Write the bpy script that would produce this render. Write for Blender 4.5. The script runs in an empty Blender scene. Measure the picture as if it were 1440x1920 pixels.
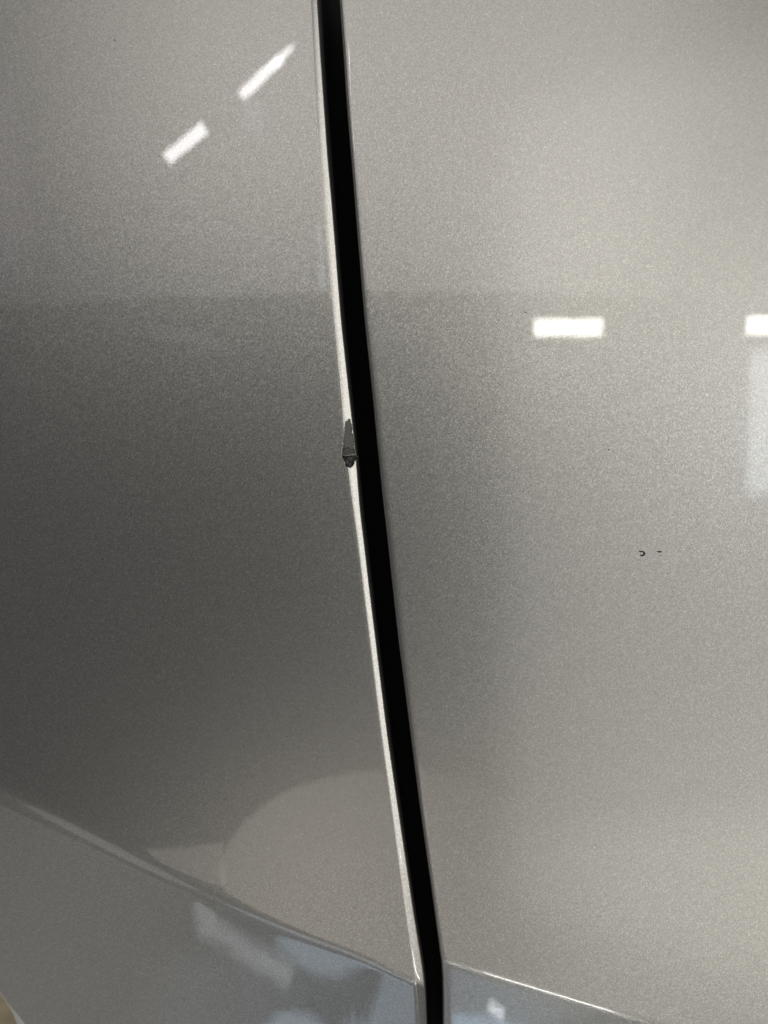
import bpy, bmesh, math, random
import numpy as np
from mathutils import Vector, Matrix

scene = bpy.context.scene
COL = scene.collection
random.seed(4)

# ------------------------------------------------------------------ scale of the place
S = 0.12e-3            # one unit of the panel drawing, in metres (the view is about 17 x 23 cm)
D = 0.167              # camera to panel

# ------------------------------------------------------------------ camera
cam = bpy.data.cameras.new("camera")
camo = bpy.data.objects.new("camera", cam)
COL.objects.link(camo)
camo.location = (0, -D, 0)
camo.rotation_euler = (math.radians(90), 0, 0)
cam.sensor_fit = 'VERTICAL'
cam.sensor_height = 7.0
cam.lens = 3.5 / (960 * S / D)
cam.clip_start = 0.005
cam.clip_end = 100
cam.dof.use_dof = True
cam.dof.focus_distance = D
cam.dof.aperture_fstop = (cam.lens) / 2.2     # 2.2 mm wide pupil
scene.camera = camo

# ------------------------------------------------------------------ world and exposure
w = bpy.data.worlds.new("World")
scene.world = w
w.use_nodes = True
bg = w.node_tree.nodes["Background"]
bg.inputs[0].default_value = (0.95, 0.97, 1.0, 1)
bg.inputs[1].default_value = 0.125
scene.view_settings.view_transform = 'Standard'
scene.view_settings.look = 'None'
scene.view_settings.exposure = 0
scene.view_settings.gamma = 1
scene.cycles.use_denoising = True

# ------------------------------------------------------------------ tube lamps and window, plus unseen lights added to shape the reflections
# every lamp: name, place (m), turn (rad), size (m), outline, power (W), colour, fall-off of its light towards left/right/bottom/top edge
LAMPS = [
    ('tube_lamp', (0.656, -2.0332, 0.6116), (1.3256, 0.0507, 0.2618), (0.2418, 0.0587), 'RECTANGLE', 0.892, (1.0, 0.97, 0.9), None),
    ('tube_lamp', (1.3093, -1.7544, 0.5637), (1.3477, 0.1001, 0.5374), (0.2545, 0.0537), 'RECTANGLE', 0.8581, (1.0, 0.97, 0.9), None),
    ('tube_lamp', (-0.4324, -1.9597, 1.4213), (0.8908, -0.6097, 0.2466), (0.1824, 0.033), 'RECTANGLE', 0.3027, (1.0, 0.97, 0.98), None),
    ('tube_lamp', (-0.3543, -1.9373, 1.4786), (0.8698, -0.5907, 0.2844), (0.102, 0.0164), 'ELLIPSE', 0.0743, (1.0, 0.97, 0.98), None),
    ('tube_lamp', (-0.7103, -2.0008, 1.2272), (0.984, -0.6337, 0.078), (0.1737, 0.0398), 'RECTANGLE', 0.347, (1.0, 0.97, 0.98), None),
    ('window_and_patch_light', (1.4743, -2.0437, 0.3074), (1.4621, 0.0498, 0.5514), (0.2714, 0.551), 'RECTANGLE', 1.8792, (0.89, 0.95, 1.0), (0.16, 0.0, 0.1, 0.1)),
    ('window_and_patch_light', (-0.4904, -2.0969, 1.3672), (1.0688, -0.0664, -0.1639), (0.059, 0.1003), 'RECTANGLE', 0.0149, (0.66, 0.82, 1.0), None),  # added dim light for a faint bluish patch in the paint
    ('window_and_patch_light', (-0.7723, -2.3105, 0.6528), (1.3339, 0.1739, -0.3296), (0.298, 0.0436), 'ELLIPSE', 0.0112, (0.93, 0.96, 1.0), None),  # added dim light for a pale smear on the door
    ('window_and_patch_light', (-1.4379, -1.9299, 1.1001), (1.183, -0.1631, -0.493), (0.3802, 0.8723), 'RECTANGLE', 0.4688, (0.9, 0.82, 1.0), (0.2, 0.35, 0.3, 0.3)),  # added mauve light, no window: tints the far left of the door
    ('ceiling_fill_light', (-0.2611, -2.2602, 1.8268), (0.9707, -0.024, -0.0447), (4.4901, 2.0436), 'RECTANGLE', 33.7274, (1.0, 0.97, 0.93), (0.52, 0.25, 0.0, 0.25)),  # area light standing in for a bright ceiling, lower edge draws a line
    ('back_light', (1.243, -1.3963, 0.0), (1.5708, -0.0, 0.5235), (2.1651, 2.7613), 'RECTANGLE', 15.4166, (1.0, 0.98, 0.935), (0.11, 0.15, 0.1, 0.1)),  # added broad light, edge shaped to brighten the right panel only
    ('side_light', (1.45, -0.6, 0.28), (1.3942, -0.0, 1.1785), (0.5, 2.9), 'RECTANGLE', 15.4881, (1.0, 0.98, 0.94), (0.2, 0.2, 0.25, 0.25)),  # unseen light added to brighten the rolled door edge
    ('low_fill_light', (0.8811, -1.0534, -0.9486), (2.0745, -0.1733, 0.3622), (1.6061, 0.8241), 'RECTANGLE', 3.7422, (1.0, 0.965, 0.89), (0.3, 0.2, 0.3, 0.2)),  # added broad light that lifts the lower right panel
    ('low_fill_light', (0.0149, -1.213, -0.7549), (2.0203, -0.003, 0.0079), (0.7665, 0.4183), 'ELLIPSE', 1.068, (1.0, 0.93, 0.84), (0.0, 0.9, 0.0, 0.0)),  # added ellipse, shaped for the warm arch reflected in the door
    ('low_fill_light', (-0.4387, -1.1735, -0.7318), (2.0003, -0.0061, -0.2868), (0.174, 0.0856), 'RECTANGLE', 0.0515, (1.0, 0.94, 0.86), None),  # added side piece of the warm arch
    ('low_fill_light', (-0.6818, -0.7122, -0.938), (2.4785, 0.5203, -0.1227), (0.3744, 0.4631), 'ELLIPSE', 0.2567, (1.0, 0.97, 0.92), None),  # added for the pale band along the left crease
    ('low_fill_light', (-0.2709, -0.59, -1.0962), (2.6279, 0.3134, 0.0347), (0.3821, 0.3275), 'ELLIPSE', 0.2779, (0.9, 0.95, 1.0), None),  # added to thin the dark line at the left crease
    ('under_light', (-0.6585, -0.2592, -1.1043), (2.2101, 0.3156, -0.0219), (0.6778, 0.2859), 'RECTANGLE', 0.2252, (1.0, 0.97, 0.9), (0.1, 0.5, 0.0, 0.0)),  # added soft light that lifts the door below its crease
    ('under_light', (-0.4522, -0.2682, -1.2098), (2.3866, 0.2517, -0.1663), (0.4181, 0.0989), 'RECTANGLE', 0.0428, (0.9, 0.96, 1.0), (0.4, 0.4, 0.3, 0.3)),  # added cool light for the same lower surface
    ('daylight_patch', (-0.4459, -0.2522, -0.9691), (2.6152, 0.689, 0.3728), (0.0412, 0.0211), 'RECTANGLE', 0.0035, (0.93, 0.96, 1.0), None),  # blue glow cut into added patches that imitate the curled reflections
    ('daylight_patch', (-0.3594, -0.2481, -1.0127), (2.429, 0.38, -0.0071), (0.1591, 0.0141), 'RECTANGLE', 0.0091, (0.93, 0.96, 1.0), None),
    ('daylight_patch', (-0.2158, -0.2655, -1.0440), (2.2925, 0.1869, -0.0326), (0.2318, 0.0230), 'ELLIPSE', 0.0225, (0.66, 0.82, 1.0), None),
    ('daylight_patch', (-0.168, -0.2655, -1.1658), (2.3978, 0.0993, -0.0992), (0.0880, 0.0578), 'RECTANGLE', 0.0220, (0.66, 0.82, 1.0), None),
    ('daylight_patch', (-0.2640, -0.2235, -1.0620), (2.3502, 0.1586, -0.139), (0.1150, 0.0290), 'ELLIPSE', 0.0150, (0.66, 0.82, 1.0), None),
    ('daylight_patch', (0.1123, -0.3595, -1.1545), (2.4542, 0.0007, 0.085), (0.2577, 0.0749), 'RECTANGLE', 0.0606, (0.66, 0.82, 1.0), (0.0, 0.6, 0.0, 0.0)),
    ('window_and_patch_light', (0.0623, -0.4021, -1.2439), (2.4889, 0.1152, 0.1843), (0.0280, 0.0065), 'RECTANGLE', 0.0060, (0.9, 0.95, 1.0), None),
    ('window_and_patch_light', (0.0526, -0.392, -1.252), (2.478, 0.0137, 0.043), (0.1213, 0.0119), 'RECTANGLE', 0.0137, (0.55, 0.78, 1.0), None),
    ('low_glint_light', (0.2018, -0.675, -1.0855), (2.5183, 0.0443, 0.2107), (0.2286, 0.079), 'RECTANGLE', 1.021, (1.0, 1.0, 0.97), None),  # unseen low light set to draw the bright line on the crease
    ('low_glint_light', (0.0394, -0.7027, -1.0728), (2.5151, 0.1184, 0.1409), (0.0079, 0.06), 'RECTANGLE', 0.020, (1.0, 1.0, 0.97), None),  # small light added for the short dash beside the gap
    ('low_glint_light', (0.9548, -0.4777, -0.6646), (2.1642, 0.6345, 1.4746), (0.1176, 0.0144), 'RECTANGLE', 0.1334, (1.0, 1.0, 0.97), None),  # added so the lower door corner catches a hooked glint
    ('low_glint_light', (1.0111, -0.5042, -0.49), (0.7898, 1.9882, 0.358), (0.029, 0.0106), 'RECTANGLE', 0.0154, (1.0, 1.0, 0.97), None),  # added for a short bright streak on the door edge
    ('window_and_patch_light', (-0.2045, -1.8575, 0.7726), (0.136, 1.2291, -1.5213), (0.1931, 0.0087), 'RECTANGLE', 0.0211, (0.66, 0.82, 1.0), None),  # added thin light, no window: bluish streak beside the door edge
]

def soften(o, left=0.0, right=0.0, bottom=0.0, top=0.0):
    """let the light of an area light fall off towards its edges (shares of its width and height)"""
    l = o.data; l.use_nodes = True
    nt = l.node_tree; em = nt.nodes["Emission"]
    N = nt.nodes.new; Lk = nt.links.new
    g = N("ShaderNodeNewGeometry"); sp = N("ShaderNodeSeparateXYZ"); Lk(g.outputs["Parametric"], sp.inputs[0])
    val = None
    for i, (lo, hi) in enumerate(((left, right), (bottom, top))):
        for share, flip in ((lo, 0), (hi, 1)):
            if share <= 0: continue
            m = N("ShaderNodeMapRange"); m.interpolation_type = 'SMOOTHSTEP'
            m.inputs[1].default_value = 1.0 if flip else 0.0
            m.inputs[2].default_value = 1.0 - share if flip else share
            m.inputs[3].default_value = 0; m.inputs[4].default_value = 1
            Lk(sp.outputs[i], m.inputs[0])
            if val is None: val = m.outputs[0]
            else:
                k = N("ShaderNodeMath"); k.operation = 'MULTIPLY'; Lk(val, k.inputs[0]); Lk(m.outputs[0], k.inputs[1]); val = k.outputs[0]
    if val is not None: Lk(val, em.inputs["Strength"])

for name_, loc_, rot_, size_, shape_, watt_, col_, soft_ in LAMPS:
    l = bpy.data.lights.new(name_, 'AREA')
    l.shape = shape_; l.size, l.size_y = size_
    l.energy = watt_; l.color = col_
    o = bpy.data.objects.new(name_, l); COL.objects.link(o)
    o.location = loc_; o.rotation_euler = rot_
    if soft_: soften(o, *soft_)

# ------------------------------------------------------------------ seam lines of the panels
YS = [-60, 0, 100, 200, 300, 380, 480, 600, 720, 840, 960, 1000, 1100, 1200, 1240, 1380, 1500, 1700, 1800, 1830, 1870, 1920, 1990]
B1 = [577, 582, 586.5, 592, 598, 605, 614, 625.5, 637.5, 646.5, 662.3, 668, 680, 692.4, 697, 714.3, 731, 758, 772.5, 777, 781, 784, 789]
B2 = [590, 595, 601, 608, 615, 622.5, 630.5, 640, 653, 666.3, 675.8, 681, 692.5, 705, 709.6, 727, 744.6, 774, 790, 794.5, 797, 799, 802]
B3 = [597, 602, 608, 615, 623, 629, 637, 647, 659, 671, 682.3, 687.6, 698.7, 710.5, 715.4, 733.6, 750.4, 778.5, 794, 797.5, 799.5, 801, 804]
B4 = [631, 636, 643.5, 650, 658.5, 665, 673, 683, 696, 707.5, 720, 725, 735.5, 746.5, 752, 769.7, 785, 813, 826.5, 828.5, 829.5, 830, 830]

def smooth_interp(y, xs, ys):
    """Gaussian-smoothed piecewise line, so that the seam runs fair"""
    k = np.linspace(-1, 1, 9); wt = np.exp(-(k * 1.6) ** 2); wt /= wt.sum()
    rad = np.where(np.asarray(y) > 1760, 12, 45)
    return sum(wi * np.interp(np.asarray(y) + ki * rad, xs, ys) for ki, wi in zip(k, wt))

LSL, RSL = 0.52, 0.42     # how far the sides turn under below the crease
CLX = [-120, 0, 120, 258, 350, 458, 560, 667, 771, 900]
CLY = [1430, 1488, 1547, 1617, 1661, 1709, 1751, 1790, 1841, 1895]
CRX = [780, 830, 905, 1150, 1240, 1560]
CRY = [1786, 1800, 1823, 1897, 1924, 2020]

def softplus(x):
    return np.logaddexp(0, x)

def base(px, py):
    u = px - 720.0; v = py - 960.0
    return u * u / (2 * 14000.0) + v * v / (2 * 26000.0)

def left_main(px, py):
    d = base(px, py)
    yc = smooth_x(px, CLX, CLY)
    q = (py - yc) * 0.91
    r = np.interp(px, [0, 300, 560, 760], [9, 6, 2.4, 1.6])
    d = d + LSL * r * softplus(q / r)
    return d

def smooth_x(x, xs, ys):
    k = np.linspace(-1, 1, 7); wt = np.exp(-(k * 1.5) ** 2); wt /= wt.sum()
    return sum(wi * np.interp(np.asarray(x) + ki * 50, xs, ys) for ki, wi in zip(k, wt))

def right_main(px, py):
    d = base(px, py)
    yc = smooth_x(px, CRX, CRY)
    q = (py - yc) * 0.95
    r = 2.6
    return d + RSL * r * softplus(q / r)

def integ(q, xs, sl):
    """integral of a piecewise linear slope from xs[0] to q"""
    xx = np.linspace(xs[0], xs[-1], 400)
    ss = np.interp(xx, xs, sl)
    cc = np.concatenate([[0], np.cumsum((ss[1:] + ss[:-1]) / 2 * np.diff(xx))])
    return np.interp(q, xx, cc)

def left_depth(px, py):
    """px, py scalars or arrays of one row"""
    y0 = float(np.ravel(py)[0])
    b1 = float(smooth_interp(y0, YS, B1)); b2 = float(smooth_interp(y0, YS, B2)); b3 = float(smooth_interp(y0, YS, B3))
    w2, w3 = b2 - b1, b3 - b1
    return left_main(px, py) + integ(px - b1, [-16, -6, 0.5, 2.5, w2 - 1.5, w2 + 1.5, w3], [0, 0.0, 0.07, 0.58, 0.69, 2.6, 5.0])

def right_depth(px, py):
    b4 = smooth_interp(py, YS, B4)
    q = px - b4
    tot = integ(24.0, [0, 2.5, 5, 9, 15, 24], [3.0, 0.9, 0.30, 0.09, 0.0, 0.0])
    return right_main(px, py) + tot - integ(q, [0, 2.5, 5, 9, 15, 24], [3.0, 0.9, 0.30, 0.09, 0.0, 0.0])

def P(px, py, d):
    t = (D + d * S) / D
    return ((px - 720) * S * t, d * S, (960 - py) * S * t)

# ------------------------------------------------------------------ materials
def new_mat(name):
    m = bpy.data.materials.new(name); m.use_nodes = True
    nt = m.node_tree; b = nt.nodes["Principled BSDF"]
    return m, nt, b

def paint_material():
    m, nt, b = new_mat("metallic_paint")
    N = nt.nodes.new; Lk = nt.links.new
    tc = N("ShaderNodeTexCoord")
    geo = N("ShaderNodeNewGeometry")
    def cells(scale):
        v = N("ShaderNodeTexVoronoi"); v.voronoi_dimensions = '3D'; v.feature = 'F1'
        v.inputs["Scale"].default_value = scale
        Lk(tc.outputs["Object"], v.inputs["Vector"])
        return v
    v1, v2 = cells(4800), cells(8000)
    def vec(v, amt):
        s = N("ShaderNodeVectorMath"); s.operation = 'SUBTRACT'; s.inputs[1].default_value = (.5, .5, .5)
        Lk(v.outputs["Color"], s.inputs[0])
        k = N("ShaderNodeVectorMath"); k.operation = 'SCALE'; k.inputs["Scale"].default_value = amt
        Lk(s.outputs[0], k.inputs[0]); return k
    a1, a2 = vec(v1, 0.050), vec(v2, 0.062)
    s1 = N("ShaderNodeVectorMath"); Lk(a1.outputs[0], s1.inputs[0]); Lk(a2.outputs[0], s1.inputs[1])
    s2 = N("ShaderNodeVectorMath"); Lk(s1.outputs[0], s2.inputs[0]); Lk(geo.outputs["Normal"], s2.inputs[1])
    n = N("ShaderNodeVectorMath"); n.operation = 'NORMALIZE'; Lk(s2.outputs[0], n.inputs[0])
    Lk(n.outputs[0], b.inputs["Normal"])
    # flake tone
    sep = N("ShaderNodeSeparateColor"); Lk(v1.outputs["Color"], sep.inputs[0])
    # most flakes are near the mean tone, a few stand out brightly
    rmp = N("ShaderNodeFloatCurve"); cv_ = rmp.mapping.curves[0]
    cv_.points[0].location = (0.0, 0.40); cv_.points[1].location = (1.0, 0.72)
    cv_.points.new(0.30, 0.47); cv_.points.new(0.80, 0.545); cv_.points.new(0.95, 0.63); rmp.mapping.update()
    Lk(sep.outputs[2], rmp.inputs["Value"])
    mx = N("ShaderNodeVectorMath"); mx.operation = 'SCALE'; mx.inputs[0].default_value = (0.658, 0.638, 0.592)
    Lk(rmp.outputs[0], mx.inputs["Scale"])
    Lk(mx.outputs[0], b.inputs["Base Color"])
    b.inputs["Metallic"].default_value = 1.0
    b.inputs["Roughness"].default_value = 0.35
    b.inputs["Coat Weight"].default_value = 1.0
    b.inputs["Coat Roughness"].default_value = 0.015
    b.inputs["Coat IOR"].default_value = 1.5
    # orange peel of the clear coat
    nz = N("ShaderNodeTexNoise"); nz.inputs["Scale"].default_value = 170; nz.inputs["Detail"].default_value = 1
    Lk(tc.outputs["Object"], nz.inputs["Vector"])
    bp = N("ShaderNodeBump"); bp.inputs["Strength"].default_value = 0.014; bp.inputs["Distance"].default_value = 0.0004
    Lk(nz.outputs[0], bp.inputs["Height"])
    Lk(bp.outputs[0], b.inputs["Coat Normal"])
    return m
PAINT = paint_material()

def plain(name, col, rough, spec=0.5, noise=None):
    m, nt, b = new_mat(name)
    b.inputs["Base Color"].default_value = (*col, 1)
    b.inputs["Roughness"].default_value = rough
    b.inputs["Specular IOR Level"].default_value = spec
    if noise:
        sc, amt = noise
        N = nt.nodes.new; Lk = nt.links.new
        tc = N("ShaderNodeTexCoord"); nz = N("ShaderNodeTexNoise"); nz.inputs["Scale"].default_value = sc
        nz.inputs["Detail"].default_value = 5
        Lk(tc.outputs["Object"], nz.inputs["Vector"])
        r = N("ShaderNodeMapRange"); r.inputs[1].default_value = .3; r.inputs[2].default_value = .7
        r.inputs[3].default_value = 1 - amt; r.inputs[4].default_value = 1 + amt
        Lk(nz.outputs[0], r.inputs[0])
        v = N("ShaderNodeVectorMath"); v.operation = 'SCALE'; v.inputs[0].default_value = col
        Lk(r.outputs[0], v.inputs["Scale"]); Lk(v.outputs[0], b.inputs["Base Color"])
    return m
RUBBER = plain("black_rubber", (0.004, 0.004, 0.004), 0.8, 0.1)
PRIMER = plain("grey_primer", (0.072, 0.068, 0.062), 0.6, 0.35, (2500, 0.3))
PRIMER_DARK = plain("dark_primer", (0.036, 0.034, 0.032), 0.55, 0.35, (2500, 0.35))
PALE = plain("pale_primer", (0.20, 0.19, 0.175), 0.5, 0.4)
BROKEN = plain("broken_black_coat", (0.014, 0.013, 0.012), 0.5, 0.4, (2500, 0.4))
SCUFF = plain("dark_scuff", (0.020, 0.017, 0.016), 0.7, 0.2)
FLOOR = plain("tan_floor", (0.62, 0.50, 0.33), 0.6, 0.3, (40, 0.25))
TRIM = plain("grey_trim", (0.5, 0.5, 0.47), 0.4, 0.5)

# ------------------------------------------------------------------ object helpers
def link_mesh(name, verts, faces, mat, parent=None, smooth=True):
    me = bpy.data.meshes.new(name)
    me.from_pydata(verts, [], faces)
    me.materials.append(mat)
    if smooth:
        me.polygons.foreach_set("use_smooth", [True] * len(me.polygons))
    me.update()
    o = bpy.data.objects.new(name, me)
    COL.objects.link(o)
    if parent: o.parent = parent
    return o

def empty(name, label, cat, loc):
    o = bpy.data.objects.new(name, None); COL.objects.link(o)
    o.location = loc; o.empty_display_size = 0.02
    o["label"] = label; o["category"] = cat
    return o

def put(o, parent):
    o.parent = parent
    o.matrix_parent_inverse = Matrix.Translation(-Vector(parent.location))

def grid_faces(nr, nc):
    return [(r * nc + c, r * nc + c + 1, (r + 1) * nc + c + 1, (r + 1) * nc + c) for r in range(nr - 1) for c in range(nc - 1)]

ROWS = np.concatenate([np.arange(-50, 1400, 8.0), np.arange(1400, 1985, 4.0)])

# ------------------------------------------------------------------ left door
door = empty("car_door", "silver metallic car door edge left of the black gap, with a dark paint chip", "car door", (-0.06, 0, 0))
verts = []; NC = 150
for y in ROWS:
    b1 = float(smooth_interp(y, YS, B1)) - 16
    xs = -60 + (b1 + 60) * np.linspace(0, 1, NC)
    dd = left_main(xs, np.full(NC, y))
    verts += [P(x, y, d) for x, d in zip(xs, dd)]
faces = grid_faces(len(ROWS), NC)
skin = link_mesh("outer_skin", verts, faces, PAINT)
put(skin, door)
# the panel's lower front corner is cut away along a slanting edge
bm = bmesh.new(); bm.from_mesh(skin.data)
ka, kb = Vector(P(0, 1859, 0)), Vector(P(48, 1921, 0)); eye = Vector((0, -D, 0))
kn = (ka - eye).cross(kb - eye).normalized()
if kn.z > 0: kn = -kn
bmesh.ops.bisect_plane(bm, geom=bm.verts[:] + bm.edges[:] + bm.faces[:], plane_co=eye, plane_no=kn, clear_outer=True)
bm.to_mesh(skin.data); bm.free()
# pale rim of that cut edge, turned inwards
rimv = []
for x, y, wd in ((-20, 1835, 0.2), (0, 1861, 0.4), (12, 1877.5, 1.0), (19, 1886.5, 2.2), (33, 1903, 7), (50, 1925, 15), (66, 1946, 20)):
    dd = float(left_main(x, y))
    rimv += [P(x + 1, y, dd + 0.3), P(x - wd * .35, y + .2, dd + 5), P(x - wd, y + .6, dd + 9), P(x - wd - 1, y + 1, dd + 16)]
put(link_mesh("edge_trim", rimv, grid_faces(7, 4), TRIM), door)


# rolled edge of the door, with the chip cut out of its paint
CH = [(653.7, 785), (656.3, 786.5), (658.3, 795), (661, 805), (659.3, 810), (662, 815), (663.3, 826), (664.5, 842), (666.6, 850), (668.0, 855),
      (672, 857.5), (672, 860.6), (665, 864), (663, 872.5), (657, 877.5), (652.5, 875.6), (648.5, 875), (646.5, 871), (645, 865), (641.5, 859),
      (640.6, 854), (641, 845), (642.5, 839), (643, 832), (643.5, 824), (645.6, 812.5), (646.5, 798), (647.5, 790.6), (651, 789)]
def in_poly(x, y, poly):
    c = False; j = len(poly) - 1
    for i in range(len(poly)):
        xi, yi = poly[i]; xj, yj = poly[j]
        if (yi > y) != (yj > y) and x < (xj - xi) * (y - yi) / (yj - yi) + xi: c = not c
        j = i
    return c
rows_h = np.concatenate([np.arange(-50, 765, 5.0), np.arange(765, 775, 2.0), np.arange(775, 890, 0.6), np.arange(890.5, 900, 2.0), np.arange(900, 1985, 5.0)])
verts = []; px_of = []; 
for y in rows_h:
    b1 = float(smooth_interp(y, YS, B1)); b2 = float(smooth_interp(y, YS, B2)); b3 = float(smooth_interp(y, YS, B3))
    xs = np.concatenate([np.linspace(b1 - 16, b1 - 3, 14)[:-1], np.linspace(b1 - 3, b2 + 2, 40)[:-1], np.linspace(b2 + 2, b3, 12)])
    dd = left_depth(xs, np.full(len(xs), y))
    row = list(zip(xs, dd)); xe, de = row[-1]
    row += [(xe + 0.35, de + 3), (xe + 0.25, de + 7), (xe - 0.6, de + 10), (xe - 4, de + 11), (xe - 40, de + 12)]
    for x, d in row:
        verts.append(P(x, y, d)); px_of.append((x, y))
NH = len(row)
rng = random.Random(7)
faces = []
for f in grid_faces(len(rows_h), NH):
    cx = sum(px_of[i][0] for i in f) / 4; cy = sum(px_of[i][1] for i in f) / 4
    if 780 < cy < 882 and in_poly(cx + rng.uniform(-.5, .5), cy + rng.uniform(-.5, .5), CH): continue
    faces.append(f)
hem = link_mesh("edge_hem", verts, faces, PAINT); put(hem, door)
# paint thickness round the hole
bm = bmesh.new(); bm.from_mesh(hem.data); bm.verts.ensure_lookup_table()
rim = [e for e in bm.edges if e.is_boundary and all(780 < px_of[v.index][1] < 884 and 638 < px_of[v.index][0] < 674 for v in e.verts)
       and all(px_of[v.index][0] > float(smooth_interp(px_of[v.index][1], YS, B1)) - 15.5 for v in e.verts)]
ex = bmesh.ops.extrude_edge_only(bm, edges=rim)
for g in ex["geom"]:
    if isinstance(g, bmesh.types.BMVert): g.co.y += 1.6 * S
for v in set(v for e in rim if e.is_valid for v in e.verts):
    v.co.y -= rng.uniform(0.0, 0.9) * S
    v.co.x += rng.uniform(-.35, .35) * S; v.co.z += rng.uniform(-.3, .3) * S
bm.to_mesh(hem.data); bm.free()
hem.data.polygons.foreach_set("use_smooth", [True] * len(hem.data.polygons))

# bared ground of the chip: an upper primer facet, a torn step and a dark broken foot
def chip_depth(x, y):
    d = float(left_depth(x, y)) + 1.2 + 0.2 * math.sin(x * 0.7 + y * 0.17)
    e1 = 839.5 + 1.3 * math.sin(x * 0.45) + (x - 654) * 0.12
    e2 = 854.5 + 0.5 * math.sin(x * 0.8)
    d += 1.6 * min(1, max(0, (y - e1) / 2.2))
    if y > e1 + 2.2: d -= 1.9 * min(1, max(0, (y - e1 - 2.2) / (e2 - e1 - 3.2)))
    if y > e2: d += 4.2 * min(1, (y - e2) / 1.6) - 1.6 * max(0, math.sin((x * .8 - y) * 0.55)) ** 3 - 1.4 * max(0, math.sin((x * 1.1 + y) * 0.42)) ** 3
    return d
cx_ = np.arange(634, 676.1, 0.5); cy_ = np.arange(782, 880.1, 0.6)
nn = len(cx_)
cv = []
for y in cy_:
    b3 = float(smooth_interp(y, YS, B3))
    for x in cx_:
        x2 = min(x, b3 - 0.2)
        cv.append(P(x2, y, chip_depth(x2, y)))
big = [(x + (2.2 if x > 656 else -2.2), y + (3 if y > 830 else -3)) for x, y in CH]
bands = {"upper": [], "step": [], "foot": []}
for r in range(len(cy_) - 1):
    for c in range(nn - 1):
        if in_poly(cx_[c] + .25, cy_[r] + .3, big):
            f = (r * nn + c, r * nn + c + 1, (r + 1) * nn + c + 1, (r + 1) * nn + c)
            yy_ = cy_[r] - (1.3 * math.sin(cx_[c] * 0.45) + (cx_[c] - 654) * 0.12)
            bands["foot" if cy_[r] > 855 else ("step" if yy_ > 839.5 else "upper")].append(f)
def sub_mesh(name, fs, mat, parent):
    used = sorted({i for f in fs for i in f}); ix = {i: k for k, i in enumerate(used)}
    return link_mesh(name, [cv[i] for i in used], [tuple(ix[i] for i in f) for f in fs], mat, parent)
chip = sub_mesh("paint_chip", bands["upper"], PRIMER, None); put(chip, door)
chip["label"] = "dark grey torn chip bared on the bright door edge"
sub_mesh("torn_step", bands["step"], PRIMER_DARK, chip)
rv = []
for x, y, h in ((642.5, 853.0, .3), (646, 853.6, .5), (650, 853.9, .5), (654, 853.6, .7), (658, 852.6, .6), (662, 852.0, .9), (666, 852.2, .7), (667.6, 852.6, .4)):
    for dy, lift in ((-h, .2), (-.1, .9), (h * .8, .4), (h + .5, -.8)):
        rv.append(P(x, y + dy, chip_depth(x, 853.5) - lift))
link_mesh("raised_edge", rv, grid_faces(8, 4), PALE, chip)
sub_mesh("broken_foot", bands["foot"], BROKEN, chip)

# ------------------------------------------------------------------ right panel
panel = empty("body_panel", "silver metallic car body panel right of the black gap, with small stone chips", "car panel", (0.05, 0, 0))
verts = []; NC = 150
for y in ROWS:
    b = float(smooth_interp(y, YS, B4)) + 24
    xs = b + (1505 - b) * np.linspace(0, 1, NC)
    dd = right_main(xs, np.full(NC, y))
    verts += [P(x, y, d) for x, d in zip(xs, dd)]
put(link_mesh("outer_skin", verts, grid_faces(len(ROWS), NC), PAINT), panel)
verts = []
for y in ROWS:
    b = float(smooth_interp(y, YS, B4))
    xs = b + np.array([0, .4, .8, 1.2, 1.7, 2.2, 2.8, 3.4, 4.2, 5, 6, 7, 8.5, 10, 12, 14, 16, 18, 20, 22, 24])
    dd = right_depth(xs, np.full(len(xs), y))
    row = [(xs[0] + 30, dd[0] + 11), (xs[0] + 3, dd[0] + 10), (xs[0] + 0.5, dd[0] + 8), (xs[0] - 0.3, dd[0] + 4)] + list(zip(xs, dd))
    verts += [P(x, y, d) for x, d in row]
put(link_mesh("edge_hem", verts, grid_faces(len(ROWS), len(row)), PAINT), panel)

def chip_mark(name, pts, wid, label=None):
    """small sunken-looking scuff: a thick short stroke lying on the paint, 0.03 mm proud"""
    vs = []; fs = []
    n = len(pts)
    for i, (x, y) in enumerate(pts):
        a = pts[max(i - 1, 0)]; b = pts[min(i + 1, n - 1)]
        tx, ty = b[0] - a[0], b[1] - a[1]; k = math.hypot(tx, ty) or 1
        nx, ny = -ty / k, tx / k
        wv = wid[i] if isinstance(wid, (list, tuple)) else wid
        for s_, lift in ((-1, .05), (0, .3), (1, .05)):
            qx, qy = x + nx * wv * s_, y + ny * wv * s_
            fn = right_main if qx > 720 else left_main
            vs.append(P(qx, qy, float(fn(qx, qy)) - lift))
    for i in range(n - 1):
        for c in range(2):
            fs.append((i * 3 + c, i * 3 + c + 1, i * 3 + c + 4, i * 3 + c + 3))
    o = link_mesh(name, vs, fs, SCUFF)
    if label: o["label"] = label
    return o
put(chip_mark("stone_chip", [(1198, 1033.2), (1201, 1034.6), (1204, 1034.0), (1207, 1035.4), (1208.6, 1038), (1207, 1040.6), (1203, 1041.6), (1200, 1040.5)],
          [.7, 1.6, 1.2, 1.8, 2.1, 1.9, 1.5, 1.1], "dark crescent shaped stone chip"), panel)
put(chip_mark("stone_chip", [(1232, 1033.6), (1236, 1034.6), (1241.5, 1034.6)], [.8, 1.5, 1.1], "short dark dash shaped stone chip"), panel)
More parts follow.
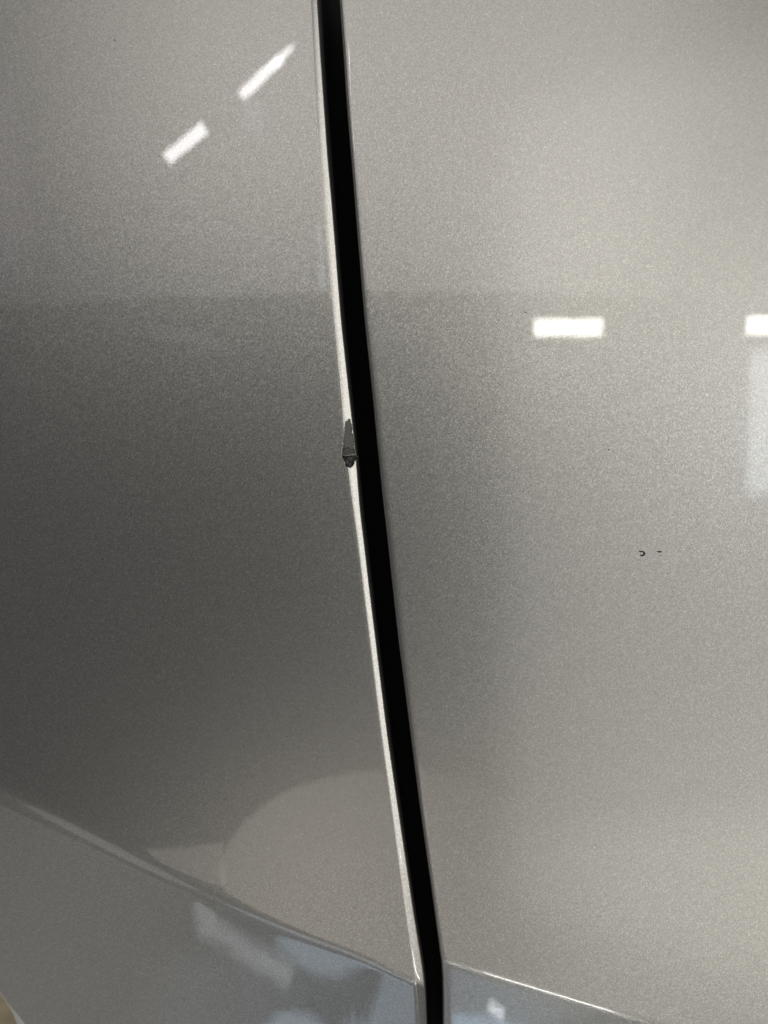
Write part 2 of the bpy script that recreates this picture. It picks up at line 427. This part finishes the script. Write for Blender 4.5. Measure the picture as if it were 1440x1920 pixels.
put(chip_mark("stone_chip", [(1237, 1041.6), (1241, 1042)], .6), panel)
put(chip_mark("stone_chip", [(1140, 843), (1143, 843.5)], .9), panel)
put(chip_mark("stone_chip", [(984, 584), (986.5, 587)], .7), panel)
put(chip_mark("stone_chip", [(214, 74), (216, 77)], .8), door)

# fine dirt specks on both panels, far too many and small to count
def dirt(parent, fn, x0, x1, n, seed):
    rr = random.Random(seed); vs = []; fs = []
    for _ in range(n):
        y = rr.uniform(0, 1780)
        lo = float(smooth_interp(y, YS, B4)) + 26 if fn is right_main else x0
        hi = x1 if fn is right_main else float(smooth_interp(y, YS, B1)) - 18
        x = rr.uniform(lo, hi); r = rr.uniform(.35, .8) * (1.5 if rr.random() < .1 else 1)
        k = len(vs); m = 6
        vs.append(P(x, y, float(fn(x, y)) - .3))
        for i in range(m):
            a_ = i / m * 6.283; q = r * rr.uniform(.7, 1.3)
            vs.append(P(x + q * math.cos(a_), y + q * math.sin(a_), float(fn(x, y)) - .04))
            fs.append((k, k + 1 + i, k + 1 + (i + 1) % m))
    o = link_mesh("dirt_speck", vs, fs, SCUFF); o["kind"] = "stuff"; put(o, parent)
dirt(door, left_main, 5, 0, 45, 3)
dirt(panel, right_main, 0, 1435, 70, 5)

# ------------------------------------------------------------------ rubber seal deep in the gap
vs = []; yy = np.arange(-60, 1990, 40.0)
for y in yy:
    c = (float(smooth_interp(y, YS, B3)) + float(smooth_interp(y, YS, B4))) / 2
    for dx, d in ((-160, 120), (-60, 118), (-30, 122), (-8, 96), (8, 92), (30, 110), (60, 118), (160, 120)):
        vs.append(P(c + dx, y, d + float(base(c, y)) + 20))
seal = link_mesh("door_seal", vs, grid_faces(len(yy), 8), RUBBER)
seal["label"] = "black rubber door seal deep inside the gap between both silver panels"
seal["category"] = "door seal"

# ------------------------------------------------------------------ floor seen past the lower corner
fl = link_mesh("floor", [(-3, 0.08, -0.45), (3, 0.08, -0.45), (3, 4, -0.45), (-3, 4, -0.45)], [(0, 1, 2, 3)], FLOOR, smooth=False)
fl["kind"] = "structure"
